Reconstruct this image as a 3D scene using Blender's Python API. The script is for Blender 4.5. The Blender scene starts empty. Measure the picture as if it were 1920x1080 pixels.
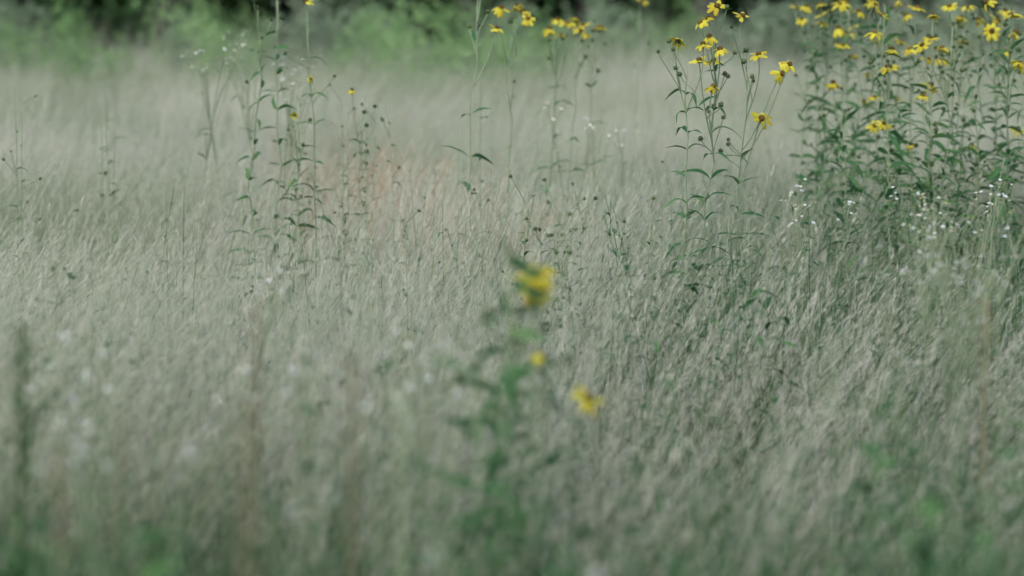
import bpy, math, random
import numpy as np
from mathutils import Vector, Matrix, Euler, Quaternion

random.seed(7)
rng = np.random.default_rng(11)
S = bpy.context.scene
C = S.collection
R = math.radians

# ------------------------------------------------------------------ camera
CAM_H, PITCH, FOCAL = 1.27, 6.83, 85.0
FPX = 1920 * FOCAL / 36.0
cd = bpy.data.cameras.new('camera')
cam = bpy.data.objects.new('camera', cd)
C.objects.link(cam)
cam.location = (0, 0, CAM_H)
cam.rotation_euler = (R(90 - PITCH), 0, 0)
cd.lens = FOCAL
cd.sensor_width = 36
cd.clip_start = 0.05
cd.clip_end = 2000
cd.dof.use_dof = True
cd.dof.focus_distance = 4.9
cd.dof.aperture_fstop = 2.9
cd.dof.aperture_blades = 0
S.camera = cam

# ------------------------------------------------------------------ sky, sun, exposure
SUN_EL, SUN_AZ = 48.0, 200.0
w = bpy.data.worlds.new('World')
S.world = w
w.use_nodes = True
nt = w.node_tree
nt.nodes.clear()
sky = nt.nodes.new('ShaderNodeTexSky')
sky.sky_type = 'NISHITA'
sky.sun_disc = False
sky.sun_elevation = R(SUN_EL)
sky.sun_rotation = R(SUN_AZ)
sky.dust_density = 1.2
sky.air_density = 1.0
bg = nt.nodes.new('ShaderNodeBackground')
bg.inputs['Strength'].default_value = 0.15
wo = nt.nodes.new('ShaderNodeOutputWorld')
nt.links.new(sky.outputs[0], bg.inputs[0])
nt.links.new(bg.outputs[0], wo.inputs[0])
sl = bpy.data.lights.new('sun', 'SUN')
sl.energy = 0.95
sl.angle = R(40)
sl.color = (1.0, 0.97, 0.93)
sun = bpy.data.objects.new('sun', sl)
C.objects.link(sun)
sd = Vector((math.sin(R(SUN_AZ)) * math.cos(R(SUN_EL)), math.cos(R(SUN_AZ)) * math.cos(R(SUN_EL)), math.sin(R(SUN_EL))))
sun.rotation_euler = sd.to_track_quat('Z', 'Y').to_euler()
sun.location = (0, -5, 12)
S.view_settings.view_transform = 'Standard'
S.view_settings.look = 'None'
S.view_settings.gamma = 1.0
S.view_settings.use_curve_mapping = False
S.view_settings.exposure = 1.47
S.render.filter_size = 3.8
S.cycles.use_denoising = True
S.cycles.max_bounces = 5
S.cycles.diffuse_bounces = 4
S.cycles.transmission_bounces = 3
S.cycles.use_adaptive_sampling = True
S.cycles.adaptive_threshold = 0.07

# ------------------------------------------------------------------ where a picture point lies at a given distance
_p = R(PITCH)
_F = Vector((0, math.cos(_p), -math.sin(_p)))
_U = Vector((0, math.sin(_p), math.cos(_p)))
def at(px, py, Y):
    d = _F + Vector(((px - 960) / FPX, 0, 0)) + _U * ((540 - py) / FPX)
    t = Y / d.y
    return Vector((d.x * t, Y, CAM_H + d.z * t))
def canopy(px, py, h=0.78):
    d = _F + Vector(((px - 960) / FPX, 0, 0)) + _U * ((540 - py) / FPX)
    t = (h - CAM_H) / d.z
    return (d.x * t, d.y * t)

def gz(x, y):
    return 0.035 * np.sin(x * 0.7 + 1.3) * np.cos(y * 0.45) + 0.02 * np.sin(x * 1.9 + y * 1.3)

# smooth 2-D value noise
_NT = rng.random((256, 256))
def vnoise(x, y, s=1.0, off=0):
    x = np.asarray(x, float) * s + off * 17.3
    y = np.asarray(y, float) * s + off * 9.7
    xi = np.floor(x).astype(int); yi = np.floor(y).astype(int)
    fx = x - xi; fy = y - yi
    fx = fx * fx * (3 - 2 * fx); fy = fy * fy * (3 - 2 * fy)
    g = lambda a, b: _NT[a % 256, b % 256]
    return (g(xi, yi) * (1 - fx) + g(xi + 1, yi) * fx) * (1 - fy) + (g(xi, yi + 1) * (1 - fx) + g(xi + 1, yi + 1) * fx) * fy

# ------------------------------------------------------------------ materials
def mat(name, stops, rough=0.7, trans=0.0, noise=18.0, attr=None, rnd=0.0, bump=0.0, spec=0.08):
    """stops: list of (pos, rgb). The ramp is driven by noise plus, if given, a per-piece tint."""
    m = bpy.data.materials.new(name)
    m.use_nodes = True
    t = m.node_tree
    N = t.nodes; L = t.links
    b = N['Principled BSDF']
    out = N['Material Output']
    b.inputs['Roughness'].default_value = rough
    b.inputs['Specular IOR Level'].default_value = spec
    tc = N.new('ShaderNodeTexCoord')
    nz = N.new('ShaderNodeTexNoise')
    nz.inputs['Scale'].default_value = noise
    nz.inputs['Detail'].default_value = 4
    L.new(tc.outputs['Object'], nz.inputs['Vector'])
    fac = nz.outputs['Fac']
    if attr:
        a = N.new('ShaderNodeAttribute')
        a.attribute_type = 'INSTANCER'
        a.attribute_name = attr
        a2 = N.new('ShaderNodeAttribute'); a2.attribute_name = 'stalk'
        ad = N.new('ShaderNodeMath'); ad.operation = 'ADD'
        L.new(a.outputs['Fac'], ad.inputs[0]); L.new(a2.outputs['Fac'], ad.inputs[1])
        src = ad.outputs[0]; k = 0.9
    elif rnd:
        a = N.new('ShaderNodeObjectInfo')
        src = a.outputs['Random']; k = rnd
    else:
        src = None
    if src is not None:
        ma = N.new('ShaderNodeMath'); ma.operation = 'MULTIPLY_ADD'
        L.new(src, ma.inputs[0]); ma.inputs[1].default_value = k
        mb = N.new('ShaderNodeMath'); mb.operation = 'MULTIPLY_ADD'
        L.new(fac, mb.inputs[0]); mb.inputs[1].default_value = 0.5; mb.inputs[2].default_value = -0.25 + (0.0 if attr else 0.5 - k / 2)
        L.new(mb.outputs[0], ma.inputs[2])
        fac = ma.outputs[0]
    cr = N.new('ShaderNodeValToRGB')
    el = cr.color_ramp.elements
    while len(el) < len(stops): el.new(0.5)
    for e, (p, c) in zip(el, stops):
        e.position = p; e.color = (*c, 1)
    L.new(fac, cr.inputs[0])
    L.new(cr.outputs[0], b.inputs['Base Color'])
    if bump:
        bp = N.new('ShaderNodeBump'); bp.inputs['Strength'].default_value = bump; bp.inputs['Distance'].default_value = 0.02
        L.new(nz.outputs['Fac'], bp.inputs['Height']); L.new(bp.outputs[0], b.inputs['Normal'])
    if trans:
        tr = N.new('ShaderNodeBsdfTranslucent')
        L.new(cr.outputs[0], tr.inputs[0])
        mx = N.new('ShaderNodeMixShader'); mx.inputs[0].default_value = trans
        L.new(b.outputs[0], mx.inputs[1]); L.new(tr.outputs[0], mx.inputs[2])
        L.new(mx.outputs[0], out.inputs[0])
    return m

M = {}
M['soil'] = mat('soil', [(0.3, (0.035, 0.038, 0.02)), (0.7, (0.09, 0.085, 0.05))], 0.95, noise=6, bump=0.6)
M['straw'] = mat('dry_straw', [(0.0, (0.12, 0.16, 0.08)), (0.45, (0.27, 0.295, 0.18)), (1.0, (0.52, 0.49, 0.37))], 0.6, 0.45, attr='tint')
M['panicle'] = mat('grass_panicle', [(0.0, (0.20, 0.235, 0.12)), (0.5, (0.49, 0.46, 0.32)), (1.0, (0.75, 0.65, 0.52))], 0.7, 0.45, attr='tint')
M['blade'] = mat('green_blade', [(0.0, (0.028, 0.07, 0.018)), (0.5, (0.065, 0.13, 0.038)), (1.0, (0.165, 0.235, 0.095))], 0.5, 0.5, attr='tint')
M['cover'] = mat('small_leaf', [(0.0, (0.022, 0.062, 0.018)), (0.6, (0.05, 0.105, 0.035)), (1.0, (0.11, 0.18, 0.06))], 0.5, 0.3, attr='tint')
M['russet'] = mat('russet_grass', [(0.0, (0.28, 0.17, 0.09)), (0.6, (0.46, 0.29, 0.18)), (1.0, (0.56, 0.40, 0.28))], 0.7, 0.3, attr='tint')
M['leaf'] = mat('flower_leaf', [(0.05, (0.026, 0.075, 0.026)), (0.5, (0.05, 0.12, 0.04)), (0.85, (0.10, 0.18, 0.06)), (1.0, (0.22, 0.22, 0.07))], 0.5, 0.35, rnd=0.6, noise=60)
M['weedleaf'] = mat('weed_leaf', [(0.1, (0.022, 0.06, 0.018)), (0.55, (0.04, 0.10, 0.028)), (0.95, (0.09, 0.18, 0.05))], 0.5, 0.3, rnd=0.7, noise=60)
M['stem'] = mat('green_stem', [(0.2, (0.11, 0.15, 0.075)), (0.8, (0.22, 0.25, 0.14))], 0.55, rnd=0.5, noise=30)
M['palestem'] = mat('pale_stem', [(0.2, (0.12, 0.15, 0.075)), (0.8, (0.22, 0.24, 0.145))], 0.6, rnd=0.5, noise=30)
M['bud'] = mat('green_bud', [(0.2, (0.03, 0.055, 0.02)), (0.8, (0.08, 0.10, 0.035))], 0.6, rnd=0.5, noise=200)
M['petal'] = mat('yellow_petal', [(0.05, (0.27, 0.175, 0.012)), (0.35, (0.37, 0.30, 0.02)), (0.95, (0.54, 0.475, 0.05))], 0.5, 0.25, rnd=0.6, noise=120)
M['disc'] = mat('flower_disc', [(0.2, (0.05, 0.03, 0.008)), (0.8, (0.17, 0.10, 0.015))], 0.8, noise=600, rnd=0.4, bump=0.5)
M['white'] = mat('white_petal', [(0.1, (0.42, 0.45, 0.50)), (0.9, (0.60, 0.62, 0.66))], 0.55, 0.25, rnd=0.6, noise=120)
M['ydisc'] = mat('small_yellow_disc', [(0.2, (0.5, 0.36, 0.04)), (0.8, (0.7, 0.55, 0.1))], 0.8, noise=500)
M['brown'] = mat('brown_stalk', [(0.1, (0.09, 0.08, 0.04)), (0.6, (0.15, 0.135, 0.07)), (0.95, (0.22, 0.195, 0.11))], 0.75, rnd=0.5, noise=80)
M['seed'] = mat('dark_seed', [(0.2, (0.05, 0.045, 0.025)), (0.8, (0.12, 0.105, 0.06))], 0.8, rnd=0.5, noise=200)
M['shrub'] = mat('shrub_leaf', [(0.1, (0.10, 0.17, 0.055)), (0.5, (0.17, 0.27, 0.095)), (0.95, (0.27, 0.37, 0.15))], 0.5, 0.35, rnd=0.5, noise=3)
M['shrubdark'] = mat('dark_shrub_leaf', [(0.1, (0.12, 0.155, 0.085)), (0.5, (0.18, 0.225, 0.13)), (0.95, (0.25, 0.29, 0.18))], 0.5, 0.25, rnd=0.5, noise=3)
M['treeleaf'] = mat('tree_leaf', [(0.1, (0.025, 0.055, 0.022)), (0.5, (0.04, 0.085, 0.03)), (0.95, (0.07, 0.12, 0.045))], 0.5, 0.25, rnd=0.4, noise=1)
M['bark'] = mat('bark', [(0.2, (0.03, 0.028, 0.024)), (0.8, (0.08, 0.072, 0.06))], 0.9, noise=14, bump=0.8)

# ------------------------------------------------------------------ mesh helpers
class MB:
    def __init__(self):
        self.v = []; self.f = []; self.m = []
    def quadstrip(self, L_, R_, mi=0):
        o = len(self.v); n = len(L_)
        for a, b in zip(L_, R_):
            self.v.append(tuple(a)); self.v.append(tuple(b))
        for i in range(n - 1):
            self.f.append((o + 2 * i, o + 2 * i + 1, o + 2 * i + 3, o + 2 * i + 2)); self.m.append(mi)
    def ribbon(self, pts, widths, side, mi=0):
        s = side.normalized()
        self.quadstrip([p - s * (w_ / 2) for p, w_ in zip(pts, widths)], [p + s * (w_ / 2) for p, w_ in zip(pts, widths)], mi)
    def tube(self, pts, radii, n=5, mi=0, cap=True):
        o = len(self.v); k = len(pts)
        for i, p in enumerate(pts):
            a = pts[max(i - 1, 0)]; b = pts[min(i + 1, k - 1)]
            d = (b - a)
            d = d.normalized() if d.length > 1e-9 else Vector((0, 0, 1))
            u = d.orthogonal().normalized() if abs(d.z) > 0.999 or abs(d.x) > 0.95 else d.cross(Vector((1, 0, 0))).normalized()
            w_ = d.cross(u)
            for j in range(n):
                an = 2 * math.pi * j / n
                self.v.append(tuple(p + (u * math.cos(an) + w_ * math.sin(an)) * radii[i]))
        for i in range(k - 1):
            for j in range(n):
                j2 = (j + 1) % n
                self.f.append((o + i * n + j, o + i * n + j2, o + (i + 1) * n + j2, o + (i + 1) * n + j)); self.m.append(mi)
        if cap:
            self.f.append(tuple(o + (k - 1) * n + j for j in range(n))); self.m.append(mi)
    def blob(self, c, rx, rz, n=7, rings=5, mi=0, axis=None, jit=0.0):
        o = len(self.v)
        q = Quaternion() if axis is None else Vector((0, 0, 1)).rotation_difference(axis)
        for i in range(rings + 1):
            th = math.pi * i / rings
            for j in range(n):
                ph = 2 * math.pi * j / n
                k = 1 + random.uniform(-jit, jit)
                p = Vector((rx * math.sin(th) * math.cos(ph) * k, rx * math.sin(th) * math.sin(ph) * k, rz * math.cos(th)))
                self.v.append(tuple(c + q @ p))
        for i in range(rings):
            for j in range(n):
                j2 = (j + 1) % n
                self.f.append((o + i * n + j, o + (i + 1) * n + j, o + (i + 1) * n + j2, o + i * n + j2)); self.m.append(mi)
    def quad(self, c, a, b, mi=0):
        o = len(self.v)
        for p in (c - a, c - b * 0.5 + a * 0.1, c + a, c + b * 0.5 + a * 0.1): self.v.append(tuple(p))
        self.f.append((o, o + 1, o + 2, o + 3)); self.m.append(mi)
    def mesh(self, name, mats, smooth=True):
        me = bpy.data.meshes.new(name)
        me.from_pydata(self.v, [], self.f)
        for x in mats: me.materials.append(M[x])
        me.polygons.foreach_set('material_index', self.m)
        if smooth: me.polygons.foreach_set('use_smooth', [True] * len(me.polygons))
        me.update()
        return me

def link(name, data, parent=None, loc=(0, 0, 0), rot=(0, 0, 0), scale=None):
    o = bpy.data.objects.new(name, data)
    C.objects.link(o)
    if parent is not None: o.parent = parent
    o.location = loc; o.rotation_euler = rot
    if scale is not None: o.scale = (scale, scale, scale) if isinstance(scale, (int, float)) else scale
    return o
def tag(o, label, cat, group=None, kind=None):
    o['label'] = label; o['category'] = cat
    if group: o['group'] = group
    if kind: o['kind'] = kind
    return o
def thing(name, label, cat, loc, group=None):
    return tag(link(name, None, None, loc), label, cat, group)
U = random.uniform
def rv(s=1.0):
    return Vector((random.gauss(0, 1), random.gauss(0, 1), random.gauss(0, 1))).normalized() * s

# ------------------------------------------------------------------ ground
gx = np.concatenate([[-500, -120, -40, -18], np.linspace(-10, 10, 41), [18, 40, 120, 500]])
gy = np.concatenate([[-200, -40, -8], np.linspace(-2, 28, 61), [40, 80, 200, 600]])
XX, YY = np.meshgrid(gx, gy)
ZZ = gz(XX, YY)
gverts = np.stack([XX.ravel(), YY.ravel(), ZZ.ravel()], 1)
nx_ = len(gx)
gf = [(j * nx_ + i, j * nx_ + i + 1, (j + 1) * nx_ + i + 1, (j + 1) * nx_ + i) for j in range(len(gy) - 1) for i in range(nx_ - 1)]
gm = bpy.data.meshes.new('ground'); gm.from_pydata(gverts.tolist(), [], gf); gm.materials.append(M['soil'])
go = link('ground', gm)
go['kind'] = 'structure'; go['label'] = 'meadow ground under the tall dry grass'; go['category'] = 'ground'

# ------------------------------------------------------------------ grass pieces (drawn into the meadow by the grass objects below)
def tuft_panicle(seed, lean_k=0.06, n=11, rad=0.07, nstraw=0, h0=0.64, h1=0.93):
    """a disc of seed stalks (and dead blades) that bend towards +x by lean_k"""
    random.seed(seed)
    b = MB(); tone = []
    def mark(v):
        tone.extend([v] * (len(b.v) - len(tone)))
    for _ in range(n):
        r_ = rad * math.sqrt(random.random()); a_ = U(0, 2 * math.pi)
        base = Vector((r_ * math.cos(a_), r_ * math.sin(a_), -0.02))
        h = U(h0, h1)
        an = random.gauss(0, 0.4); bend = U(0.02, 0.22); lk = max(0, random.gauss(lean_k, .04 + lean_k * .3))
        if random.random() < .38: an = U(0, 6.28); bend *= 1.6
        if random.random() < .07: an = U(0, 6.28); h *= U(1.04, 1.2); lk *= .4
        if random.random() < .05: an = U(0, 6.28); lk += U(.4, .9)
        dr = Vector((math.cos(an), math.sin(an), 0))
        def P(t): return base + dr * (bend * h * t ** 2.3) + Vector((lk * h * t ** 1.25, 0, h * (t * (1 - .28 * lk * lk) - 0.25 * bend * t ** 3)))
        pts = [P(t) for t in (0, 0.3, 0.55, 0.75, 0.9, 1.0)]
        yaw = U(0, math.pi)
        b.ribbon(pts, [0.0011, 0.0011, 0.0010, 0.0008, 0.0006, 0.0004], Vector((math.cos(yaw), math.sin(yaw), 0)), 0)
        L_ = U(0.24, 0.40)
        wide_ = U(.12, .45)
        for k in range(12):
            t0 = 1 - L_ * (1 - k / 12.0)
            p0 = P(t0)
            tg = (P(min(1.0, t0 + .05)) - P(t0 - .05)).normalized()
            a2 = U(0, 2 * math.pi)
            ln = U(.02, .055) * (1 - k / 18.0)
            dq = (tg + Vector((math.cos(a2), math.sin(a2), -.1)) * wide_ * U(.5, 1.4)).normalized()
            q = p0 + dq * ln
            b.ribbon([p0, q], [0.0007, 0.0004], rv(), 1)
            for _s in range(2):
                c = p0.lerp(q, U(0.4, 1.1)) + rv(0.002)
                b.quad(c, dq * U(0.004, 0.008), dq.cross(rv()).normalized() * .0011, 1)
        for _s in range(random.choice((1, 2))):
            t0 = U(0.25, 0.75); p0 = P(t0); a2 = random.gauss(0, 1.0)
            o_ = Vector((math.cos(a2), math.sin(a2), 0)); ln = U(0.10, 0.26); k_ = U(0.8, 1.6)
            pts = [p0 + o_ * ln * s * .7 + Vector((0, 0, ln * k_ * (s - 0.7 * s * s))) for s in (0, 0.35, 0.7, 1)]
            b.ribbon(pts, [0.0014, 0.0014, 0.0010, 0.0003], Vector((-o_.y, o_.x, U(-0.4, 0.4))), 0)
        mark(random.gauss(0, .16))
    for _ in range(nstraw):
        r_ = rad * math.sqrt(random.random()); a_ = U(0, 2 * math.pi)
        base = Vector((r_ * math.cos(a_), r_ * math.sin(a_), -0.02))
        h = U(.40, .86); an = random.gauss(0, .8); bend = U(0.05, 0.6); droop = U(0.1, 0.5)
        dr = Vector((math.cos(an), math.sin(an), 0))
        pts = [base + dr * (bend * h * t ** 2) + Vector((lean_k * h * t, 0, h * (t - droop * bend * t ** 3))) for t in (0, 0.25, 0.5, 0.75, 1)]
        ww = .0015 * U(0.6, 1.3)
        b.ribbon(pts, [ww * 0.7, ww, ww * 0.9, ww * 0.6, ww * 0.08], Vector((-dr.y, dr.x, U(-0.5, 0.5))), 0)
        mark(random.gauss(-.1, .16))
    me = b.mesh('grass_tuft', ['straw', 'panicle'], False)
    me.attributes.new('stalk', 'FLOAT', 'POINT').data.foreach_set('value', np.array(tone, np.float32))
    return me

def tone_attr(me, tone):
    me.attributes.new('stalk', 'FLOAT', 'POINT').data.foreach_set('value', np.array(tone, np.float32))
    return me

def disc_blades(seed, n, h0=.42, h1=.86, wd=.0036, rad=.33, lk=.15):
    random.seed(seed)
    b = MB(); tone = []
    for _ in range(n):
        r_ = rad * math.sqrt(random.random()); a_ = U(0, 2 * math.pi)
        base = Vector((r_ * math.cos(a_), r_ * math.sin(a_), -0.02))
        h = U(h0, h1); an = random.gauss(0, 1.5); bend = U(0.1, 0.7); droop = U(0.1, 0.5)
        dr = Vector((math.cos(an), math.sin(an), 0))
        pts = [base + dr * (bend * h * t ** 2) + Vector((lk * h * t, 0, h * (t - droop * bend * t ** 3))) for t in (0, 0.25, 0.5, 0.75, 1)]
        ww = wd * U(0.6, 1.3)
        b.ribbon(pts, [ww * 0.7, ww, ww * 0.9, ww * 0.6, ww * 0.08], Vector((-dr.y, dr.x, U(-0.5, 0.5))), 0)
        tone.extend([random.gauss(0, .17)] * (len(b.v) - len(tone)))
    return tone_attr(b.mesh('grass_tuft', ['blade'], False), tone)

def tuft_cover(seed, n, rad=.33):
    random.seed(seed)
    b = MB(); tone = []
    for _ in range(n):
        r_ = rad * math.sqrt(random.random()); a_ = U(0, 2 * math.pi)
        base = Vector((r_ * math.cos(a_), r_ * math.sin(a_), -0.02))
        h = U(0.40, 0.86); an = U(0, 6.28); bend = U(0, 0.2)
        dr = Vector((math.cos(an), math.sin(an), 0))
        P = lambda t: base + dr * (bend * h * t * t) + Vector((0, 0, h * t))
        b.ribbon([P(t) for t in (0, 0.4, 0.7, 1)], [0.003, 0.0026, 0.002, 0.001], rv(), 0)
        k = int(h / 0.035)
        for i in range(3, k):
            t = i / k; a2 = i * 2.4 + U(-0.3, 0.3)
            o_ = Vector((math.cos(a2), math.sin(a2), U(-0.1, 0.7))).normalized()
            ln = U(0.022, 0.055) * (1.15 - 0.5 * t)
            s_ = Vector((-math.sin(a2), math.cos(a2), 0))
            p0 = P(t)
            pts = [p0, p0 + o_ * ln * 0.45, p0 + o_ * ln - Vector((0, 0, ln * 0.25))]
            b.ribbon(pts, [0.002, ln * 0.3, 0.001], s_, 0)
        tone.extend([random.gauss(0, .2)] * (len(b.v) - len(tone)))
    return tone_attr(b.mesh('ground_cover_sprig', ['cover'], False), tone)

def stuff(name, label, cat, meshes, pts, rots, scs, idx, tint):
    """one object whose pieces stand on the given points"""
    me = bpy.data.meshes.new(name)
    me.from_pydata(pts.tolist(), [], [])
    n = len(pts)
    def at_(nm, ty, arr, key):
        a = me.attributes.new(nm, ty, 'POINT'); a.data.foreach_set(key, np.ascontiguousarray(arr).ravel())
    at_('rot', 'FLOAT_VECTOR', rots.astype(np.float32), 'vector')
    at_('scl', 'FLOAT', scs.astype(np.float32), 'value')
    at_('idx', 'INT', idx.astype(np.int32), 'value')
    at_('tint', 'FLOAT', tint.astype(np.float32), 'value')
    o = link(name, me)
    tag(o, label, cat, kind='stuff')
    ng = bpy.data.node_groups.new(name, 'GeometryNodeTree')
    ng.interface.new_socket('Geometry', in_out='INPUT', socket_type='NodeSocketGeometry')
    ng.interface.new_socket('Geometry', in_out='OUTPUT', socket_type='NodeSocketGeometry')
    N = ng.nodes; L = ng.links
    gi = N.new('NodeGroupInput'); gout = N.new('NodeGroupOutput')
    jn = N.new('GeometryNodeJoinGeometry')
    for m_ in reversed(meshes):      # the join node hands them out last link first
        so = bpy.data.objects.new(name + '_piece', m_)
        oi = N.new('GeometryNodeObjectInfo'); oi.inputs['Object'].default_value = so
        g2 = N.new('GeometryNodeGeometryToInstance')
        L.new(oi.outputs['Geometry'], g2.inputs[0]); L.new(g2.outputs[0], jn.inputs[0])
    ip = N.new('GeometryNodeInstanceOnPoints')
    ip.inputs['Pick Instance'].default_value = True
    def na(nm, ty):
        a = N.new('GeometryNodeInputNamedAttribute'); a.data_type = ty; a.inputs['Name'].default_value = nm
        return a.outputs['Attribute']
    L.new(gi.outputs[0], ip.inputs['Points']); L.new(jn.outputs[0], ip.inputs['Instance'])
    L.new(na('idx', 'INT'), ip.inputs['Instance Index'])
    L.new(na('rot', 'FLOAT_VECTOR'), ip.inputs['Rotation'])
    L.new(na('scl', 'FLOAT'), ip.inputs['Scale'])
    L.new(ip.outputs[0], gout.inputs[0])
    o.modifiers.new('grass', 'NODES').node_group = ng
    return o

def blobs(x, y, lst):
    g = np.zeros_like(x)
    for px, py, rx, ry, a in lst:      # centre as seen at grass-top height, radius in metres
        cx, cy = canopy(px, py)
        g = np.maximum(g, a * np.exp(-(((x - cx) / rx) ** 2 + ((y - cy) / ry) ** 2)))
    return g

GREEN = [(1800, 930, .34, .55, 1.3), (1900, 700, .25, .8, 1.0), (1700, 330, .7, .9, 1.0), (1850, 450, .40, .8, 1.1), (1740, 600, .32, .5, .50), (1420, 470, .28, .7, .60),
         (60, 1040, .35, .45, 1.3), (830, 960, .22, .35, .9), (1080, 1000, .3, .25, .7), (600, 1000, .25, .2, .6), (1450, 950, .25, .3, .7), (915, 640, .17, .45, 1.0),
         (40, 560, .2, .6, .7), (520, 250, .35, .9, .6), (60, 200, .3, 1.2, .4), (300, 720, .2, .3, .5), (1040, 430, .25, .4, .6),
         (850, 420, .25, .6, .45), (1340, 330, .3, .6, .5)]
def greenness(x, y):
    g = blobs(x, y, GREEN)
    near = np.clip((2.9 - y) / 0.9, 0, 1) * 1.0
    nn = vnoise(x, y, 2.2, 3) * 0.6 + vnoise(x, y, 6.0, 4) * 0.4
    g = np.clip(np.maximum(g, near) * (0.55 + 0.9 * nn), 0, 1)
    far = np.clip((y - 14) / 6, 0, 1) * 0.5
    return np.clip(np.maximum(g, far * nn * 1.6) + 0.25 * np.clip(nn - 0.55, 0, 1), 0, 1)

def lean(x, y):
    d = (vnoise(x, y, 0.6, 1) - 0.5) * 2.2 + (vnoise(x, y, 1.6, 2) - 0.5) * 0.9      # about +x
    k = 0.12 + 0.62 * np.clip(vnoise(x, y, 1.1, 5) - 0.15, 0, 1) + 0.5 * blobs(x, y, [(1500, 680, .35, .5, 1), (1250, 800, .3, .3, .8), (200, 640, .3, .5, .7), (300, 800, .3, .3, .8)])
    return d, k

def layer(name, label, cat, levels, make, perdisc, tintf, y1, seed):
    """overlapping discs on a jittered grid; each disc takes the level nearest to the growth wanted there"""
    g1, g2 = np.meshgrid(np.arange(-8.0, 8.0, .40), np.arange(1.25, y1, .40))
    x = (g1 + rng.uniform(-.17, .17, g1.shape)).ravel(); y = (g2 + rng.uniform(-.17, .17, g1.shape)).ravel()
    k = np.abs(x) < .26 * y + .8
    x, y = x[k], y[k]; n = len(x)
    want = np.log(np.maximum(1.0, perdisc(x, y))) + rng.normal(0, .18, n)
    li = np.abs(want[:, None] - np.log(np.array(levels, float))[None]).argmin(1)
    meshes = [make(seed + i, lv) for i, lv in enumerate(levels) for _ in (0,)] + [make(seed + 50 + i, lv) for i, lv in enumerate(levels)]
    d, _k = lean(x, y)
    return stuff(name, label, cat, meshes, np.stack([x, y, gz(x, y)], 1), np.stack([np.zeros(n), np.zeros(n), d + rng.normal(0, .5, n)], 1),
                 rng.uniform(.88, 1.12, n), li + len(levels) * rng.integers(0, 2, n), np.clip(tintf(x, y, n), 0, 1))

LEANS = (0.04, 0.18, 0.36, 0.62)
dense = [tuft_panicle(100 + i, LEANS[i % 4], 370, .33, 190) for i in range(8)]
sparse = [tuft_panicle(150 + i, LEANS[i % 4], 90, .33, 110, .52, .82) for i in range(8)]
pan = [tuft_panicle(180 + i) for i in range(4)]

# the dry grass: overlapping discs of stalks on a jittered grid
st_ = 0.40
gxs, gys = np.meshgrid(np.arange(-8.5, 8.5, st_), np.arange(1.25, 25, st_))
x = (gxs + rng.uniform(-.16, .16, gxs.shape)).ravel(); y = (gys + rng.uniform(-.16, .16, gxs.shape)).ravel()
k = np.abs(x) < .26 * y + 0.9
k &= rng.random(len(x)) < 1 - .93 * np.clip((greenness(x, y) - .40) / .28, 0, 1)
k &= rng.random(len(x)) < 1 - .75 * np.clip((y - 14.0) / 4.5, 0, 1)
x, y = x[k], y[k]; n = len(x)
d, kk = lean(x, y)
gr = greenness(x, y)
lv = np.clip(np.searchsorted(np.array([.12, .27, .48]), kk + rng.normal(0, .06, n)), 0, 3)
vi = lv + 4 * rng.integers(0, 2, n) + 8 * (gr > .42 + rng.normal(0, .08, n))
stuff('dry_grass', 'pale tan dry meadow grass with fine hazy seed heads', 'dry grass', dense + sparse,
      np.stack([x, y, gz(x, y)], 1), np.stack([np.zeros(n), np.zeros(n), d + rng.normal(0, .4, n)], 1),
      rng.uniform(.92, 1.05, n) * (.90 + .22 * vnoise(x, y, 1.3, 7)) * (1 - .08 * np.clip((3.4 - y) / 1.2, 0, 1)), vi,
      np.clip(.05 + 1.05 * vnoise(x, y, .8, 8) * (.55 + .45 * vnoise(x, y, 2.4, 13)) + .08 - .25 * gr, 0, 1))
layer('green_grass', 'green grass blades growing up through the dry meadow', 'grass', (50, 120, 240, 520), disc_blades,
      lambda x, y: 800 * (0.16 + 0.6 * greenness(x, y) ** 1.3 + .33 * np.clip((3.1 - y) / .7, 0, 1)),
      lambda x, y, n: 0.95 - 0.8 * greenness(x, y), 20, 300)
layer('ground_cover', 'small leaved green sprigs mixed into the meadow grass', 'ground cover', (4, 12, 36, 90), tuft_cover,
      lambda x, y: 106 * (0.12 + 0.45 * greenness(x, y) ** 1.3 + .45 * np.clip((3.1 - y) / .7, 0, 1)),
      lambda x, y, n: 0.3 + 0 * x, 20, 400)

# the russet patch among the tan grass
rus = []
for px, py, n, rx, ry in ((580, 275, 26, .05, .07), (650, 295, 8, .09, .08), (755, 342, 10, .04, .06)):
    cx, cy = canopy(px, py, 0.82)
    rus.append(np.stack([rng.normal(cx, rx * .6, n), rng.normal(cy, ry * .6, n)], 1))
rus = np.concatenate(rus); n = len(rus)
tuft_r = []
for m_ in pan:
    m2 = m_.copy(); m2.materials.clear(); m2.materials.append(M['russet']); m2.materials.append(M['russet']); tuft_r.append(m2)
stuff('russet_grass', 'patch of reddish brown dead grass amid the tan grass', 'dry grass', tuft_r,
      np.stack([rus[:, 0], rus[:, 1], gz(rus[:, 0], rus[:, 1])], 1),
      np.stack([rng.normal(0, .1, n), rng.normal(.15, .12, n), rng.normal(0, .7, n)], 1), rng.uniform(1.02, 1.10, n), rng.integers(0, 4, n), rng.random(n))

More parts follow.
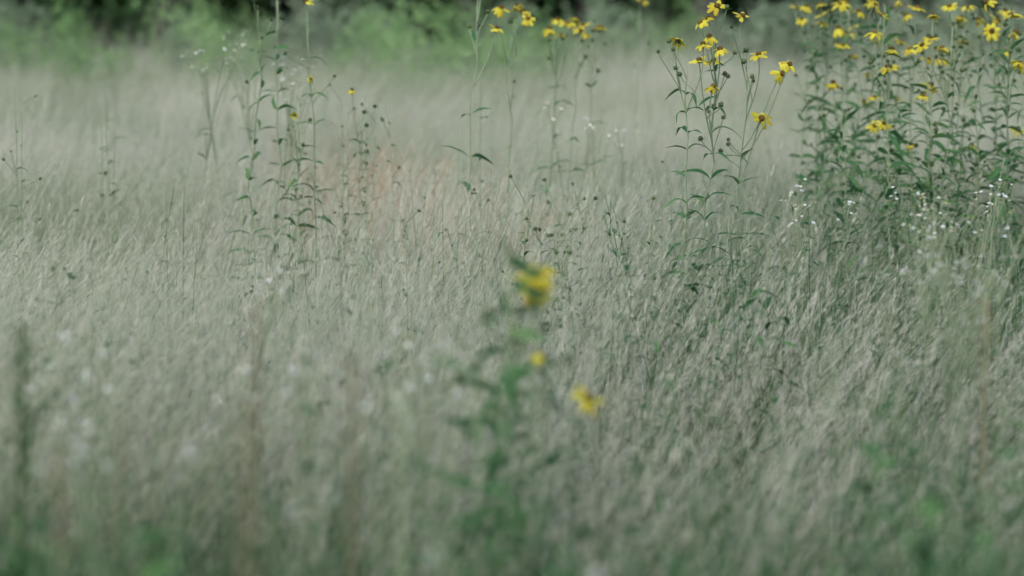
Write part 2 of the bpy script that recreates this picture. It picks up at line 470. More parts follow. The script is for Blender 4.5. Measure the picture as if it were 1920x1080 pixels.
# ------------------------------------------------------------------ leaf, petal, head meshes
def leaf_mesh(name, ln, wd, arch, material, seed, tooth=0.0):
    random.seed(seed)
    b = MB(); n = 7
    o = 0
    for i in range(n + 1):
        t = i / n
        x = ln * (t - 0.10 * arch * t * t)
        z = ln * (0.55 * arch * t - 0.95 * arch * t * t)
        ww = wd * 0.5 * (math.sin(math.pi * min(1, t ** 0.8)) ** 0.85 * (1.0 - 0.25 * t) + 0.05 * (1 - t))
        ww *= 1 + (tooth if i % 2 else -tooth)
        for s in (-1, 0, 1):
            b.v.append((x, s * ww, z + abs(s) * ww * 0.35 + U(-1, 1) * 0.0006))
    for i in range(n):
        for k in range(2):
            a = i * 3 + k
            b.f.append((a, a + 1, a + 4, a + 3)); b.m.append(0)
    return b.mesh(name, [material])
leaves_y = [leaf_mesh('leaf', 0.082, U(.014, .019), a, 'leaf', 500 + i, 0.06) for i, a in enumerate((0.45, 0.7, 0.95, 0.3, 1.15))]
leaves_w = [leaf_mesh('leaf', 0.060, U(.014, .02), a, 'weedleaf', 520 + i, 0.1) for i, a in enumerate((0.4, 0.8, 1.0, 0.2))]
leaves_n = [leaf_mesh('leaf', 0.055, .007, a, 'weedleaf', 540 + i) for i, a in enumerate((0.3, 0.7, 1.0))]

def petal_mesh(ln, wd, droop, seed):
    random.seed(seed)
    b = MB(); n = 6
    prof = (0.35, 0.75, 0.95, 1.0, 0.97, 0.80, 0.42)
    for i in range(n + 1):
        t = i / n
        x = 0.0035 + ln * t
        z = ln * (0.18 * t - droop * t * t)
        ww = wd * 0.5 * prof[i]
        for s in (-1, -0.33, 0.33, 1):
            b.v.append((x - (0.0012 if (i == n and abs(s) == 1) else 0) - (0.001 if (i == n and abs(s) < 0.5 and s < 0) else 0), s * ww, z - 0.18 * ww * s * s * 2 + (0.0006 if abs(s) < .5 else 0)))
    for i in range(n):
        for k in range(3):
            a = i * 4 + k
            b.f.append((a, a + 1, a + 5, a + 4)); b.m.append(0)
    return b.mesh('petal', ['petal'])
petals = [petal_mesh(0.0220, 0.0112, d, 560 + i) for i, d in enumerate((0.25, 0.5, 0.75, 0.1))]
def head_mesh(seed):
    random.seed(seed)
    b = MB()
    b.blob(Vector((0, 0, 0.0018)), 0.0074, 0.0058, 9, 6, 0, jit=0.12)
    b.blob(Vector((0, 0, -0.0026)), 0.0052, 0.0035, 8, 4, 1)
    for k in range(8):
        a = k * math.pi / 4 + .2
        o_ = Vector((math.cos(a), math.sin(a), 0))
        b.ribbon([o_ * .003 - Vector((0, 0, .003)), o_ * .009 - Vector((0, 0, .0025)), o_ * .012 - Vector((0, 0, .0045))], [.003, .0026, .0004], Vector((-o_.y, o_.x, 0)), 1)
    return b.mesh('flower_head', ['disc', 'bud'])
heads_m = [head_mesh(580 + i) for i in range(3)]
def bud_mesh(seed):
    random.seed(seed)
    b = MB()
    b.blob(Vector((0, 0, 0)), 0.0048, 0.0052, 8, 6, 0, jit=0.06)
    for k in range(6):
        a = k * math.pi / 3
        o_ = Vector((math.cos(a), math.sin(a), 0))
        b.ribbon([o_ * .003 - Vector((0, 0, .004)), o_ * .0075 - Vector((0, 0, .003)), o_ * .010 + Vector((0, 0, .0005))], [.0028, .0022, .0004], Vector((-o_.y, o_.x, 0)), 0)
    return b.mesh('bud', ['bud'])
buds_m = [bud_mesh(590 + i) for i in range(2)]

def axis_rot(ax, spin=0.0):
    return (Vector((0, 0, 1)).rotation_difference(ax.normalized()) @ Quaternion((0, 0, 1), spin)).to_euler()

def add_head(plant, loc, ax, size=1.0, npet=8, style=None):
    h = link('flower_head', random.choice(heads_m), plant, loc, axis_rot(ax, U(0, 6.28)), size)
    st = random.randrange(3) if style is None else style
    gone = random.choice((0, 0, .05, .1, .35)); dr_ = random.choice((0, 0, .1, .25, .5))
    for k in range(npet):
        if random.random() < gone: continue
        link('petal', petals[st if random.random() < .75 else random.randrange(4)], h, (0, 0, 0), (random.gauss(0, .18), dr_ + random.gauss(0, .14), 2 * math.pi * k / npet + U(-.08, .08)), U(.88, 1.08))
    return h

def bez(p0, p1, p2, p3, n):
    out = []
    for i in range(n + 1):
        t = i / n; s = 1 - t
        out.append(p0 * s ** 3 + p1 * 3 * s * s * t + p2 * 3 * s * t * t + p3 * t ** 3)
    return out

def yellow_plant(label, group, base_px, Y, heads, top=None, nbuds=5, z0=0.50, node=0.062, lsize=1.0, leaf_top=0.10, fill=0.92, hsize=1.0, low=0.0, bare=(), wild=0.15):
    """base_px: where the stem crosses grass-top height; heads: list of (px, py[, style[, facing]])"""
    bx = (base_px - 960) / FPX * Y
    gx0 = bx + U(-.11, .11)
    root = thing('yellow_flower_plant', label, 'flower', (gx0, Y, float(gz(gx0, Y))), group)
    o = Vector(root.location)
    H = [(at(h[0], h[1], Y + U(-.07, .07)) - o, h) for h in heads]
    if top is not None: T = at(top[0], top[1], Y) - o
    elif H: T = max((p for p, _ in H), key=lambda p: p.z) - Vector((0, 0, 0.03))
    else: T = Vector((U(-.05, .05), 0, 1.0))
    mid = Vector((bx - gx0, 0, 0.78))
    p1 = Vector((0, 0, 0.35)).lerp(mid, .4)
    path = bez(Vector((0, 0, -.03)), Vector((mid.x * .5, U(-.02, .02), T.z * .38)), Vector((mid.x + (T.x - mid.x) * .35 + U(-.012, .012), U(-.02, .02), T.z * .70)), T, 14)
    for q_ in path[3:-1]: q_ += Vector((random.gauss(0, .0045), random.gauss(0, .0045), 0))
    b = MB()
    b.tube(path, [0.0029 * (1 - 0.6 * i / 14) for i in range(15)], 6)
    def on(zv):
        for a, c in zip(path, path[1:]):
            if a.z <= zv <= c.z or c is path[-1]:
                t = 0 if abs(c.z - a.z) < 1e-6 else (zv - a.z) / (c.z - a.z)
                return a.lerp(c, max(0, min(1, t)))
    ped = []
    for p, h in H:
        dx = abs(p.x - on(min(p.z, T.z)).x)
        q = on(max(0.35, min(T.z - 0.02, p.z - U(.09, .15) - dx * 0.9)))
        up = Vector((p.x - q.x, p.y - q.y, 0))
        face = h[3] if len(h) > 3 else None
        ax = Vector((up.x * 2.2 + random.gauss(0, .30), random.gauss(-.12, .30), 1.0)) if face is None else Vector(face)
        ax.normalize()
        pts = bez(q, q + up * .45 + Vector((0, 0, .04)), p - ax * .05 - Vector((0, 0, .015)), p - ax * .005, 6)
        b.tube(pts, [.0016, .0015, .0014, .0013, .0012, .0012, .0013], 5)
        ped.append(pts)
        add_head(root, p, ax, U(.74, 1.02) * hsize * (h[4] if len(h) > 4 else 1), style=(h[2] if len(h) > 2 and h[2] is not None else None))
    for _ in range(nbuds):
        q = on(U(max(.5, T.z - .22), T.z - .01)) if not ped or random.random() < .5 else random.choice(ped)[2]
        an = U(0, 6.28); r = U(.02, .06)
        p = q + Vector((math.cos(an) * r, math.sin(an) * r, U(.03, .09)))
        ax = Vector((math.cos(an) * .4, math.sin(an) * .4, 1)).normalized()
        b.tube(bez(q, q + Vector((0, 0, .01)), p - ax * .02, p - ax * .004, 4), [.0012, .001, .001, .0009, .001], 4)
        link('bud', random.choice(buds_m), root, p, axis_rot(ax), U(.7, 1.15))
    link('stem', b.mesh('stem', ['stem']), root)
    z = z0; i = 0
    while z < T.z - leaf_top:
        if not any(a <= z <= c for a, c in bare):
            for s in (0, 1):
                if random.random() < fill:
                    an = (i % 2) * math.pi / 2 + s * math.pi + U(-.35, .35) + 0.5 + random.gauss(0, wild)
                    k = lsize * U(.75, 1.2) * (1.05 - 0.35 * max(0, (z - .5) / max(.1, T.z - .5)))
                    link('leaf', random.choice(leaves_y), root, on(z), (random.gauss(0, .25 + wild * .7), U(-.6, .05) + random.gauss(0, wild * .6), an), k)
        z += node * U(.7, 1.3); i += 1
    return root

def weed(px, py, Y, label, group=None, n=16, ls=1.0, nb=0, r0=.0018, spread=0.0, name='leafy_weed', lm=None, tall=None):
    c = at(px, py, Y)
    x0 = c.x + U(-.04, .04)
    root = thing(name, label, 'weed', (x0, Y, float(gz(x0, Y))), group)
    T = c - Vector(root.location)
    b = MB()
    path = bez(Vector((0, 0, -.02)), Vector((U(-.02, .02), 0, T.z * .35)), Vector((T.x * .6 + U(-.02, .02), T.y, T.z * .7)), T, 10)
    b.tube(path, [r0 * (1 - .65 * i / 10) for i in range(11)], 6)
    for k in range(n):
        t = (.40 + .58 * k / n) * 10
        q = path[int(t)].lerp(path[min(10, int(t) + 1)], t % 1)
        link('leaf', random.choice(lm or leaves_w), root, q, (U(-.3, .3), U(-.8, .25), k * 2.4 + U(-.4, .4)), ls * U(.7, 1.2) * (1.15 - .5 * k / n))
    for k in range(nb):
        q = path[random.choice((7, 8, 9, 10))]
        an = U(0, 6.28); r = U(.015, .05)
        p = q + Vector((math.cos(an) * r, math.sin(an) * r, U(.01, .06)))
        b.tube([q, q.lerp(p, .6), p], [.0011, .0009, .0008], 4)
        link('seed_head', random.choice(buds_m), root, p, (U(-.4, .4), U(-.4, .4), 0), U(.5, .8))
    link('stem', b.mesh('stem', ['palestem']), root)
    return root

# ------------------------------------------------------------------ yellow flowers
# the plant in focus: three stems standing together
G1 = 'yellow flowers on the three-stemmed clump'
random.seed(31)
yellow_plant('tall yellow flower with many blooms, middle stem of the separate three-stemmed clump', None, 1336, 5.0,
             [(1345, 12), (1313, 42, 0), (1327, 34, 1), (1330, 68), (1350, 92, 1), (1311, 113, 0), (1338, 114, 0), (1337, 162, 1)], top=(1338, 100), nbuds=9, node=.040, leaf_top=.03)
yellow_plant('thin yellow flower with a single bloom and round buds, beside the three-stemmed clump\'s middle stem', None, 1288, 4.95,
             [(1272, 77, 1), (1318, 82, 0)], top=(1290, 120), nbuds=5, node=.045, lsize=.9, leaf_top=.03)
yellow_plant('yellow flower whose blooms lean out over bare tan grass, sparse leaves', None, 1362, 5.05,
             [(1392, 30, 0, (.35, -.3, 1)), (1422, 102, 0), (1467, 138, 2, (.35, -.95, .25)), (1480, 121, 1), (1428, 222, 2, (.2, -.8, .5))], top=(1402, 150), nbuds=8, node=.065, lsize=.85, fill=.75)
# small group behind it
random.seed(32)
GM = 'yellow flowers on sparse pale stems amid bare tan grass'
yellow_plant('slender yellow flower on a sparse stem amid bare tan grass', GM, 1042, 6.6, [(1030, 53, 0), (1046, 36, 0), (1052, 65, 2), (1080, 36, 1)], top=(1046, 70), nbuds=5, hsize=1.05, node=.07)
yellow_plant('slender yellow flower on a sparse stem amid bare tan grass', GM, 1108, 6.7, [(1094, 48, 0), (1098, 66, 1), (1126, 52, 0)], top=(1108, 75), nbuds=6, hsize=1.1, node=.09, lsize=.8, fill=.7)
yellow_plant('slender yellow flower on a sparse stem amid bare tan grass', GM, 1075, 6.5, [(1064, 44, 1), (1089, 58, 0)], top=(1078, 85), nbuds=7, hsize=1., node=.09, lsize=.7, fill=.6)
random.seed(33)
yellow_plant('very tall thin leaning stem with few leaves and high yellow blooms', None, 868, 5.6, [(932, 53, 0), (905, -60)], top=(897, -20), nbuds=3, node=.085, z0=.72, fill=.85)
yellow_plant('bent yellow flower with three blooms in a slanting row', None, 935, 6.0, [(970, 12, 1), (979, 21, 0), (990, 35, 0), (940, 14, 2)], top=(965, 45), nbuds=3, node=.14, lsize=.5, fill=.5)
yellow_plant('single stemmed yellow flower standing before dark undergrowth', None, 1195, 7.4, [(1203, 3)], top=(1200, 20), nbuds=2, node=.16, lsize=.5, fill=.5)
# the leafy group with white flowers around it
random.seed(34)
GL = 'leafy yellow flower stems among white flowers'
yellow_plant('leafy stem with one large high yellow bloom among white flowers', None, 588, 5.7, [(573, 2, 0, (.05, -.15, 1)), (583, 148, 2, (.1, -.9, .35), .55)], top=(576, 22), nbuds=2, node=.085, lsize=.9)
yellow_plant('dark leafy flower stem with no open bloom, among white flowers', GL, 487, 5.8, [], top=(484, 20), nbuds=5, node=.038, lsize=.8, wild=.4)
yellow_plant('dark leafy flower stem with no open bloom, among white flowers', GL, 530, 5.9, [], top=(520, -30), nbuds=5, node=.040, lsize=.8, wild=.4)
yellow_plant('leafy stem with one withered bloom turned away, among white flowers', None, 558, 5.7, [(552, 216, 2, (-.1, .8, .4), .5)], top=(560, 190), nbuds=3, node=.032, lsize=.75, wild=.4)
yellow_plant('short budding stem with one small yellow bloom beside the russet grass', None, 668, 5.9, [(660, 168, 0, None, .6)], top=(680, 185), nbuds=5, node=.035, lsize=.55, wild=.4)
# the big bank of flowers
RH = [(1493, 12), (1503, 37), (1538, 8), (1540, 28), (1540, 45), (1575, 8), (1587, 5), (1572, 52), (1590, 65), (1600, 50), (1580, 85), (1598, 105),
      (1640, 10), (1645, 75), (1641, 62), (1632, 3), (1685, 2), (1690, 80), (1672, 92), (1665, 125), (1700, 28), (1706, 92), (1730, 85), (1745, 72), (1742, 112),
      (1765, 112), (1766, 90), (1795, 40), (1802, 33), (1780, 12), (1808, 78), (1835, 35), (1850, 5), (1860, 58), (1885, 20), (1896, 28), (1905, 60), (1885, 95),
      (1912, 118), (1922, 30), (1562, 155), (1628, 140), (1745, 158), (1640, 182), (1620, 190), (1680, 183), (1730, 180), (1640, 236), (1658, 232), (1710, 272),
      (1870, 318), (1822, 272), (1910, 245), (1512, 12), (1610, 22), (1655, 28), (1720, 15), (1750, 30), (1815, 12), (1870, 40), (1950, 60), (1975, 20), (1960, 110), (2010, 40)]
random.seed(35)
stems = [1520, 1545, 1572, 1596, 1622, 1646, 1668, 1694, 1716, 1742, 1766, 1790, 1814, 1838, 1862, 1888, 1912, 1945, 1985, 2020]
asg = {s: [] for s in stems}
for h in RH:
    s = min(stems, key=lambda q: abs(q - h[0] - 4) + 14 * len(asg[q]) + random.uniform(0, 20))
    st = random.choice((0, 0, 1, 2))
    asg[s].append((h[0], h[1], st) if h != (1860, 58) else (1860, 58, 0, (0, -1, .35)))
GR = 'yellow flowers in the dense bank'
for i, s in enumerate(stems):
    Yd = U(5.5, 6.8)
    hs = asg[s]
    tp = min([h[1] for h in hs] + [150])
    yellow_plant('leafy stem with %s crowded into the dense yellow flower bank' % ('no open bloom', 'one open bloom', 'two open blooms', 'three open blooms', 'four open blooms', 'five open blooms')[min(5, len(hs))], GR, s + U(-25, 25), Yd, hs, top=(s + U(-22, 22), tp + U(5, 30)), nbuds=random.randint(5, 10), node=.031, lsize=U(.7, 1.1), z0=.5, leaf_top=.04, fill=.85, wild=.45)
for i in range(21):
    s = 1512 + 21 * i + U(-10, 10)
    yellow_plant('short leafy flowerless stem at the foot of the dense flower bank', 'flowerless stems under the flower bank', s, U(5.4, 6.4), [], top=(s + U(-30, 30), U(140, 320)), nbuds=4, node=.030, lsize=.9, z0=.5, leaf_top=.02, wild=.6)
# the out-of-focus plant near the camera
random.seed(36)
yellow_plant('big leafy plant with drooping yellow blooms standing alone in low grass', None, 925, 2.62,
             [(1010, 545, 1, (.25, -.75, .6)), (1004, 515, 0, (.1, -.5, .8)), (1103, 748, 1, (.68, -.28, .68))], top=(955, 470), nbuds=6, node=.022, lsize=.95, z0=.62, leaf_top=.0, wild=.8)
yellow_plant('short side stem with a single small dull bloom near drooping yellow blooms', None, 985, 2.6, [(1015, 665, 2)], top=(1000, 690), nbuds=3, node=.04, lsize=.8, hsize=.45, leaf_top=.0)
yellow_plant('low leafy flowerless stem under the drooping yellow blooms', None, 880, 2.4, [], top=(885, 700), nbuds=3, node=.034, lsize=.95, z0=.62, leaf_top=.0, wild=.8)

# ------------------------------------------------------------------ small white flowers
def blossom_mesh(seed):
    random.seed(seed)
    b = MB()
    b.blob(Vector((0, 0, .0005)), .0026, .0016, 7, 4, 1)
    for k in range(14):
        a = k * 2 * math.pi / 14
        o_ = Vector((math.cos(a), math.sin(a), U(-.1, .15)))
        b.ribbon([o_ * .002, o_ * .005, o_ * U(.0065, .0078)], [.0014, .0018, .0009], Vector((-o_.y, o_.x, 0)), 0)
    b.tube([Vector((0, 0, -.003)), Vector((0, 0, -.0008))], [.0012, .0024], 6, 2)
    return b.mesh('blossom', ['white', 'ydisc', 'stem'])
blossoms = [blossom_mesh(600 + i) for i in range(3)]
def white_plant(px, py, Y, label, group, n=12, spread=0.055, bs=1.1):
    c = at(px, py, Y)
    x0 = c.x + U(-.16, .16)
    root = thing('white_flower_plant', label, 'flower', (x0, Y, float(gz(x0, Y))), group)
    T = c - Vector(root.location)
    b = MB()
    path = bez(Vector((0, 0, -.02)), Vector((0, 0, T.z * .4)), Vector((T.x * .55 + U(-.03, .03), T.y, T.z * .7)), T - Vector((0, 0, .05)), 8)
    b.tube(path, [.0010 - .0005 * i / 8 for i in range(9)], 5)
    for k in range(n):
        an = U(0, 6.28); r = spread * math.sqrt(random.random())
        p = T + Vector((math.cos(an) * r, math.sin(an) * r, U(-.035, .02)))
        q = path[random.choice((6, 7, 7, 8, 8))]
        ax = Vector((math.cos(an) * .35, math.sin(an) * .35 - .15, 1)).normalized()
        b.tube(bez(q, q.lerp(p, .4) + Vector((0, 0, .01)), p - ax * .02, p - ax * .002, 4), [.0007, .0006, .0006, .0005, .0005], 4)
        link('blossom', random.choice(blossoms), root, p, axis_rot(ax, U(0, 6)), bs * U(.8, 1.25))
    link('stem', b.mesh('stem', ['palestem']), root)
    for k in range(6):
        q = path[2 + k % 6].lerp(path[3 + k % 6 if k % 6 < 5 else 8], random.random())
        link('leaf', random.choice(leaves_n), root, q, (U(-.3, .3), U(-.7, .1), U(0, 6.28)), U(.6, 1.0))
    return root
for px, py in ((985, 492), (1000, 480), (945, 470), (965, 500)):
    weed(px, py, 2.75, 'leafy green shoot crowding behind the topmost drooping bloom of the lone plant', 'shoots behind the drooping bloom', 14, 1.0)
random.seed(41)
W1 = 'white flowers round the dark leafy stems'
for px, py in ((412, 96), (440, 88), (378, 108), (545, 120), (528, 132), (560, 165), (450, 66)):
    white_plant(px, py, U(6.0, 6.9), 'small white flowered weed beside the dark leafy flowerless stems', W1, 14, .065, .6)
for px, py in ((1112, 222), (1125, 232), (1165, 252), (1040, 205)):
    white_plant(px, py, U(6.0, 6.4), 'small white flowered weed in bare grass under the sparse yellow flowers', 'white flowers under the sparse yellow flowers', 7, .045, .65)
for px, py in ((1494, 345), (1500, 372), (1582, 382), (1510, 395)):
    white_plant(px, py, U(4.7, 5.1), 'small white flowered weed between the three-stemmed clump and the flower bank', 'white flowers by the clump', 7, .04, .55)
for px, py in ((1752, 375), (1770, 400), (1745, 412), (1790, 395), (1690, 350), (1862, 352), (1872, 362), (1850, 455), (1755, 470), (1800, 478), (1772, 488), (1840, 525), (1668, 480), (1815, 510), (1850, 590), (1720, 430), (1900, 420)):
    white_plant(px, py, min(5.0, canopy(px, py, .9)[1]), 'small white flowered weed in front of the dense yellow flower bank', 'white flowers before the flower bank', 13, .055, .5 if py < 440 else .36)
for px, py in ((1580, 620), (1690, 655), (1560, 605)):
    white_plant(px, py, 3.2, 'small white flowered weed in matted grass away from the yellow flowers', 'white flowers in matted grass', 7, .05, .38)
for px, py in ((510, 520), (575, 655), (560, 690), (745, 605), (775, 625), (800, 660), (830, 745), (770, 690), (440, 712), (505, 545), (720, 760)):
    white_plant(px, py, canopy(px, py, .86)[1], 'small white flowered weed near the big lone leafy plant', 'white flowers near the lone plant', 6, .035, .55)
for px, py in ((92, 645), (150, 662), (186, 695), (60, 672), (130, 748), (120, 800), (185, 825), (345, 790), (135, 850), (175, 690)):
    white_plant(px, py, canopy(px, py, .86)[1], 'small white flowered weed beside the dark upright stalk', 'white flowers by the dark stalk', 5, .035, .5)
for px, py in ((560, 905), (760, 985), (1120, 1030)):
    white_plant(px, py, 1.9, 'small white flowered weed in the low green growth', 'white flowers in low growth', 5, .03, .5)

# ------------------------------------------------------------------ green weeds without open flowers
random.seed(51)
for px, py in ((1368, 405), (1405, 420), (1440, 455), (1350, 440), (1465, 470), (1290, 430), (1240, 470)):
    weed(px, py, canopy(px, py, .86)[1], 'low leafy green weed in grass before the three-stemmed clump', 'weeds before the clump', 14, 1.0)
for px, py in ((985, 380), (1010, 378), (1040, 390), (1070, 392), (1055, 430), (1088, 400)):
    weed(px, py, canopy(px, py, .88)[1], 'budding green weed in tan grass behind the lone leafy plant', 'budding weeds behind the lone plant', 22, .6, 5)
for px, py in ((198, 172), (215, 205), (190, 232)):
    weed(px, py, 6.3, 'thin green weed alone in plain tan grass', 'thin weeds in plain grass', 9, .9)
for px, py in ((28, 165), (42, 195)):
    weed(px, py, 5.6, 'thin dark budded weed at the green edge of the grass', 'thin budded weeds', 7, .7, 3)
for px, py in ((118, 478), (140, 460), (210, 545), (476, 408), (690, 512), (570, 570)):
    weed(px, py, canopy(px, py, .86)[1], 'small dark leaved weed just topping the windswept grass', 'dark weeds topping the grass', 7, .6, 3)
for px, py in ((905, 95), (860, 235)):
    weed(px, py, 6.2, 'thin weed with one arching leaf near the very tall thin stem', 'thin weeds near the tall stem', 4, 1.0)
for px, py in ((690, 190), (725, 185), (650, 215), (705, 230), (640, 190)):
    weed(px, py, 5.9, 'small budding weed behind the russet grass', 'budding weeds behind the russet grass', 12, .6, 2)
for px, py in ((1690, 760), (1740, 800), (1790, 790), (1650, 850), (1840, 840), (1720, 900), (1880, 760), (1780, 930), (1860, 920), (1690, 1000), (1820, 1010), (1900, 1000), (1640, 700)):
    weed(px, py, canopy(px, py, .90)[1], 'broad leaved green weed in the lush green corner', 'weeds in the lush corner', 26, 1.1)
for px, py in ((850, 800), (895, 790), (945, 770), (1005, 740), (820, 860), (850, 925), (1010, 800), (960, 930), (830, 1010)):
    weed(px, py, canopy(px, py, .87)[1], 'leafy weed at the foot of the big lone leafy plant', 'weeds at the foot of the lone plant', 13, .9)
for px, py in ((20, 950), (70, 1000), (110, 1020), (160, 1050), (50, 900), (250, 1000), (320, 940)):
    weed(px, py, canopy(px, py, .87)[1], 'leafy green weed at the base of the dark upright stalk', 'weeds by the dark stalk', 26, 1.5)
for px, py in ((600, 995), (470, 960), (700, 1000), (540, 1040), (1060, 985), (1160, 1010), (1300, 985), (1420, 1000), (1480, 900), (1560, 980), (1100, 930)):
    weed(px, py, canopy(px, py, .84)[1], 'low green weed in the short growth ahead of the tall grass', 'weeds in the short growth', 16, 1.2)
for px, py in ((640, 330), (830, 370), (760, 420), (860, 345), (1260, 350), (1220, 390), (900, 330), (560, 300), (545, 320), (575, 285)):
    weed(px, py, canopy(px, py, .86)[1], 'small sparse weed scattered through the open tan grass', 'sparse weeds in the open grass', 8, .6, 3)

# the dark upright stalk and the brown seed stalks near the camera
def stalk(name, px0, py0, px1, Y, label, r, mate, seedm, nseed, group=None, seed_from=.75, leaves=0):
    c = at(px0, py0, Y)
    base = at(px1, 1000, Y)
    root = thing(name, label, 'stalk', (base.x, Y, float(gz(base.x, Y))), group)
    T = c - Vector(root.location)
    b = MB()
    path = bez(Vector((0, 0, -.03)), Vector((T.x * .2, 0, T.z * .35)), Vector((T.x * .55, T.y, T.z * .7)), T, 12)
    b.tube(path, [r * (1 - .55 * i / 12) for i in range(13)], 7)
    link('stem', b.mesh('stem', [mate]), root)
    if nseed:
        b = MB()
        for k in range(nseed):
            t = (seed_from + (1 - seed_from) * k / nseed) * 12
            q = path[min(11, int(t))].lerp(path[min(12, int(t) + 1)], t % 1)
            an = k * 2.4; rr = r * 1.3 + .004
            b.blob(q + Vector((math.cos(an) * rr, math.sin(an) * rr, .002)), .0028, .0045, 6, 4, 0, Vector((math.cos(an), math.sin(an), 1.2)))
        sh = link('seed_head', b.mesh('seed_head', [seedm]), root); sh['kind'] = 'stuff'
    for k in range(leaves):
        t = (.3 + .66 * k / leaves) * 12
        q = path[int(t)].lerp(path[min(12, int(t) + 1)], t % 1)
        link('leaf', random.choice(leaves_y), root, q, (U(-.3, .3), U(-1.25, -.8), k * 2.4), U(.45, .75))
    return root
random.seed(61)
stalk('dark_green_stalk', 40, 605, 28, 2.35, 'tall dark green upright stalk with close set leaves at the meadow edge', .0060, 'bud', 'bud', 90, None, .45, 40)
stalk('brown_stalk', 462, 745, 425, 1.95, 'leaning brown dead seed stalk beside low green growth', .0032, 'brown', 'seed', 60, None, .55)
stalk('brown_stalk', 662, 655, 650, 2.1, 'upright olive brown seed stalk near the big lone leafy plant', .0034, 'brown', 'seed', 50, None, .5)
stalk('green_stalk', 755, 740, 748, 2.1, 'slim olive green stalk between white flowers and the lone plant', .0045, 'stem', 'bud', 30, None, .6)
stalk('brown_stalk', 1850, 560, 1838, 3.1, 'brown dead stalk rising from the lush green corner', .0045, 'brown', 'seed', 60, None, .55)
stalk('brown_stalk', 112, 850, 95, 2.05, 'short dark brown stalk next to the dark green stalk', .0035, 'brown', 'seed', 40, None, .6)
stalk('brown_stalk', 232, 770, 150, 2.5, 'pale bent dead stalk lying among white flowers by the dark stalk', .003, 'brown', 'seed', 0)
stalk('brown_stalk', 482, 560, 470, 2.6, 'thin brown stalk rising above windswept tan grass', .003, 'brown', 'seed', 30, None, .7)

# ------------------------------------------------------------------ shrubs at the far side of the meadow
def foliage_mesh(name, seed, n, rx, rz, material, ls, zc, clumps=26):
    random.seed(seed)
    b = MB()
    cs = []
    for _ in range(clumps):
        d = rv(); rr = U(.35, 1.0)
        cs.append((Vector((d.x * rx * rr, d.y * rx * rr, zc + d.z * rz * rr)), U(.18, .42)))
    for k in range(n):
        c, cr = random.choice(cs)
        p = c + Vector((random.gauss(0, cr * rx * .6), random.gauss(0, cr * rx * .6), random.gauss(0, cr * rz * .6)))
        if p.z < 0.03: p.z = U(.03, .3)
        a = Vector((random.gauss(0, 1), random.gauss(0, 1), random.gauss(0, .5))).normalized()
        s_ = a.cross(rv()).normalized()
        l_ = ls * U(.6, 1.3)
        b.quad(p, a * l_ * .5, s_ * l_ * .55)
    return b.mesh(name, [material], False)
def stems_mesh(seed, n, h, rx, r):
    random.seed(seed)
    b = MB()
    for _ in range(n):
        an = U(0, 6.28); o_ = Vector((math.cos(an), math.sin(an), 0))
        k = U(.2, .9)
        b.tube(bez(o_ * .05 - Vector((0, 0, .05)), o_ * .1 + Vector((0, 0, h * .3)), o_ * rx * k * .6 + Vector((0, 0, h * .6)), o_ * rx * k + Vector((0, 0, h * U(.7, .95))), 6), [r * (1 - .12 * i) for i in range(7)], 5)
    return b.mesh('stems', ['bark'])
shr = [(foliage_mesh('foliage', 700 + i, 1700, .38, .48, m_, .05, .72), stems_mesh(720 + i, 9, 1.1, .35, .008)) for i, m_ in enumerate(('shrub', 'shrub', 'shrub', 'shrubdark', 'shrubdark'))]
def shrub(px, py, Y, k, v, label, group, wide=1.0):
    Y = 15.6 + (Y - 17.5) * .7 + U(-2.0, .8)
    c = at(px, py, Y)
    root = thing('shrub', label, 'shrub', (c.x, Y, float(gz(c.x, Y))), group)
    z = c.z / 1.16
    s = (wide * k, wide * k, z)
    link('foliage', shr[v][0], root, (0, 0, 0), (0, 0, U(0, 6.28)), s)
    link('stems', shr[v][1], root, (0, 0, 0), (0, 0, U(0, 6.28)), s)
random.seed(71)
B_ = 'bright green shrubs along the far side of the dry grass'
for px, py, Y, k, v, wd in ((20, 55, 19, .8, 0, 1), (-60, 30, 21, 1., 1, 1), (120, 28, 20, .75, 1, .9), (135, 90, 17.5, .5, 2, .9), (235, 88, 18, .7, 0, 1.2), (345, 14, 20, .75, 2, 1), (400, 22, 21, .9, 0, 1), (385, 70, 18.2, .6, 1, 1),
                         (470, 50, 20, .6, 1, 1), (680, 40, 19.5, .75, 0, 1), (735, 25, 21, .9, 1, 1), (760, 75, 18, .6, 2, 1.3), (850, 30, 21, 1.0, 2, 1), (880, 80, 18.5, .7, 0, 1.5), (960, 70, 19, .7, 1, 1.3), (1010, 40, 21, .8, 0, 1),
                         (1225, 45, 19.5, .6, 0, 1), (1180, 60, 20.5, .7, 1, 1), (1290, 40, 21.5, .7, 2, 1)):
    where = 'at the far edge of plain grass' if px < 300 else 'beyond the dark leafy flowerless stems' if px < 640 else 'beyond the very tall thin stem' if px < 1020 else 'beyond the three-stemmed clump'
    shrub(px, py, Y, k, v, 'bright green shrub ' + where, B_, wd)
D_ = 'dull dark shrubs before the wood'
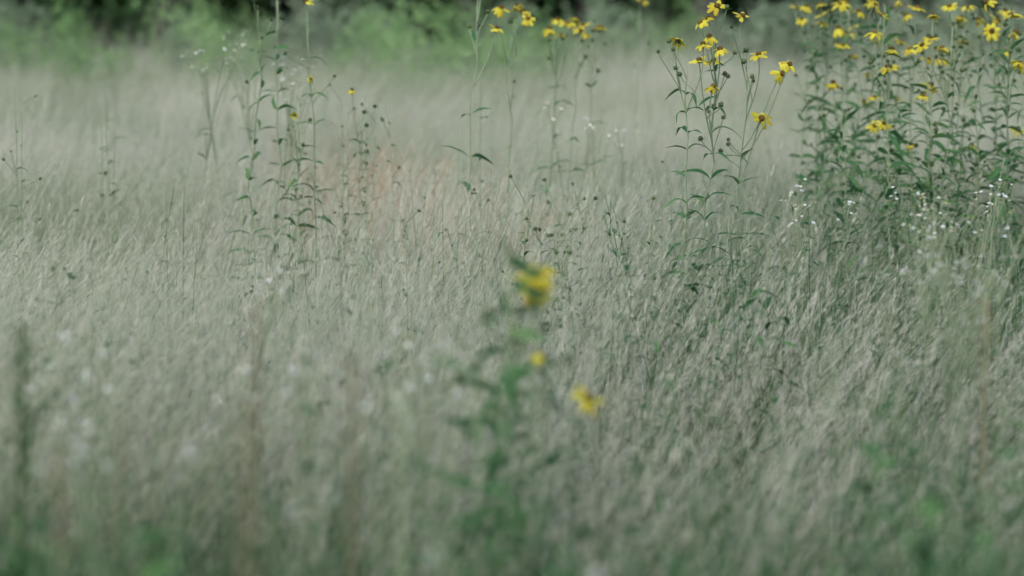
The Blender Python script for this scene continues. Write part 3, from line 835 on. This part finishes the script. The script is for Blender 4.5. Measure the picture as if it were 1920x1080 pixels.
for px, py, Y, k, v in ((340, 45, 19.4, .45, 3), (560, 20, 23, 1.0, 4), (620, 10, 23.5, 1.1, 3), (1100, 20, 23, 1.0, 4), (1160, 8, 24, 1.0, 3), (1400, 25, 22.5, 1.3, 4), (1480, 30, 22, 1.2, 3), (1560, 15, 23, 1.2, 4), (1650, 10, 23, 1.3, 3), (1760, 5, 23, 1.3, 4), (1880, 5, 23, 1.3, 3), (2000, 5, 23, 1.3, 4), (50, 5, 24, 1.1, 4), (-100, 5, 24, 1.2, 3), (700, 0, 24.5, .9, 3), (930, 0, 24.5, 1, 4)):
    where = 'near bright green shrubs by the wood' if px < 1000 else 'before the wood, near the three-stemmed clump' if px < 1500 else 'before the wood, beyond the flower bank'
    shrub(px, py - 22, Y, k, v, 'dull grey green shrub ' + where, D_)

# taller pale grass between the shrubs
tall = [tuft_panicle(800 + i, .08, 130, .35, 30, .66, 1.14) for i in range(4)]
x, y = [a.ravel() for a in np.meshgrid(np.arange(-7.5, 7.6, .6), np.arange(13.5, 20.0, .5))]
x = x + rng.uniform(-.25, .25, len(x)); y = y + rng.uniform(-.3, .3, len(y))
k = vnoise(x, y, .9, 12) > .34
x, y = x[k], y[k]; nn_ = len(x)
stuff('tall_grass', 'taller pale grass standing between the far shrubs', 'dry grass', tall, np.stack([x, y, gz(x, y)], 1),
      np.stack([np.zeros(nn_), np.zeros(nn_), rng.uniform(0, 6.28, nn_)], 1), rng.uniform(.85, 1.08, nn_), rng.integers(0, 4, nn_), rng.uniform(.1, .6, nn_))

# ------------------------------------------------------------------ the wood behind
def tree_meshes(seed):
    random.seed(seed)
    b = MB()
    h = 8.0
    path = [Vector((random.gauss(0, .06) * i, random.gauss(0, .06) * i, -0.1 + h * i / 8)) for i in range(9)]
    b.tube(path, [.17 * (1 - .1 * i) + (.06 if i == 0 else 0) for i in range(9)], 9)
    tips = []
    for k in range(16):
        i = random.randint(2, 7); q = path[i]
        an = U(0, 6.28); ln = U(1.2, 2.6) * (1.2 - i * .09)
        o_ = Vector((math.cos(an), math.sin(an), U(.1, .6)))
        pts = bez(q, q + o_ * ln * .35, q + o_ * ln * .7 + Vector((0, 0, .1)), q + o_ * ln - Vector((0, 0, U(0, .5))), 5)
        b.tube(pts, [.05, .042, .034, .026, .018, .008], 5)
        tips += pts[2:]
    tr = b.mesh('trunk', ['bark'])
    c = MB()
    for k in range(1700):
        p = random.choice(tips) + Vector((random.gauss(0, .38), random.gauss(0, .38), random.gauss(-.05, .34)))
        a = Vector((random.gauss(0, 1), random.gauss(0, 1), random.gauss(-.3, .5))).normalized()
        l_ = U(.12, .24)
        c.quad(p, a * l_ * .6, a.cross(rv()).normalized() * l_ * .7)
    return tr, c.mesh('crown', ['treeleaf'], False)
trees = [tree_meshes(900 + i) for i in range(4)]
random.seed(81)
for i in range(14):
    X = -11.0 + i * 1.7 + U(-.4, .4); Y = U(28.5, 33)
    root = thing('woodland_tree', 'dark tree at the edge of the wood behind the meadow', 'tree', (X, Y, float(gz(X, Y)) - .05), 'trees at the edge of the wood')
    tr, cr = random.choice(trees)
    s = U(.9, 1.35); rz_ = U(0, 6.28)
    link('trunk', tr, root, (0, 0, 0), (0, 0, rz_), s)
    link('crown', cr, root, (0, 0, 0), (0, 0, rz_), s)
# the unbroken dark understorey of the wood
und = [foliage_mesh('undergrowth_piece', 950 + i, 800, .9, 1.3, 'treeleaf', .24, 1.35) for i in range(3)]
x, y = [a.ravel() for a in np.meshgrid(np.arange(-19, 19.1, 1.35), np.array([33.5, 35.5, 38.0, 41.0]))]
nn_ = len(x)
x = x + rng.uniform(-.5, .5, nn_); y = y + rng.uniform(-.7, .7, nn_)
stuff('woodland_undergrowth', 'dark tangled undergrowth filling the wood behind the meadow', 'undergrowth', und, np.stack([x, y, gz(x, y)], 1),
      np.stack([np.zeros(nn_), np.zeros(nn_), rng.uniform(0, 6.28, nn_)], 1), rng.uniform(1.5, 2.6, nn_), rng.integers(0, 3, nn_), rng.random(nn_))
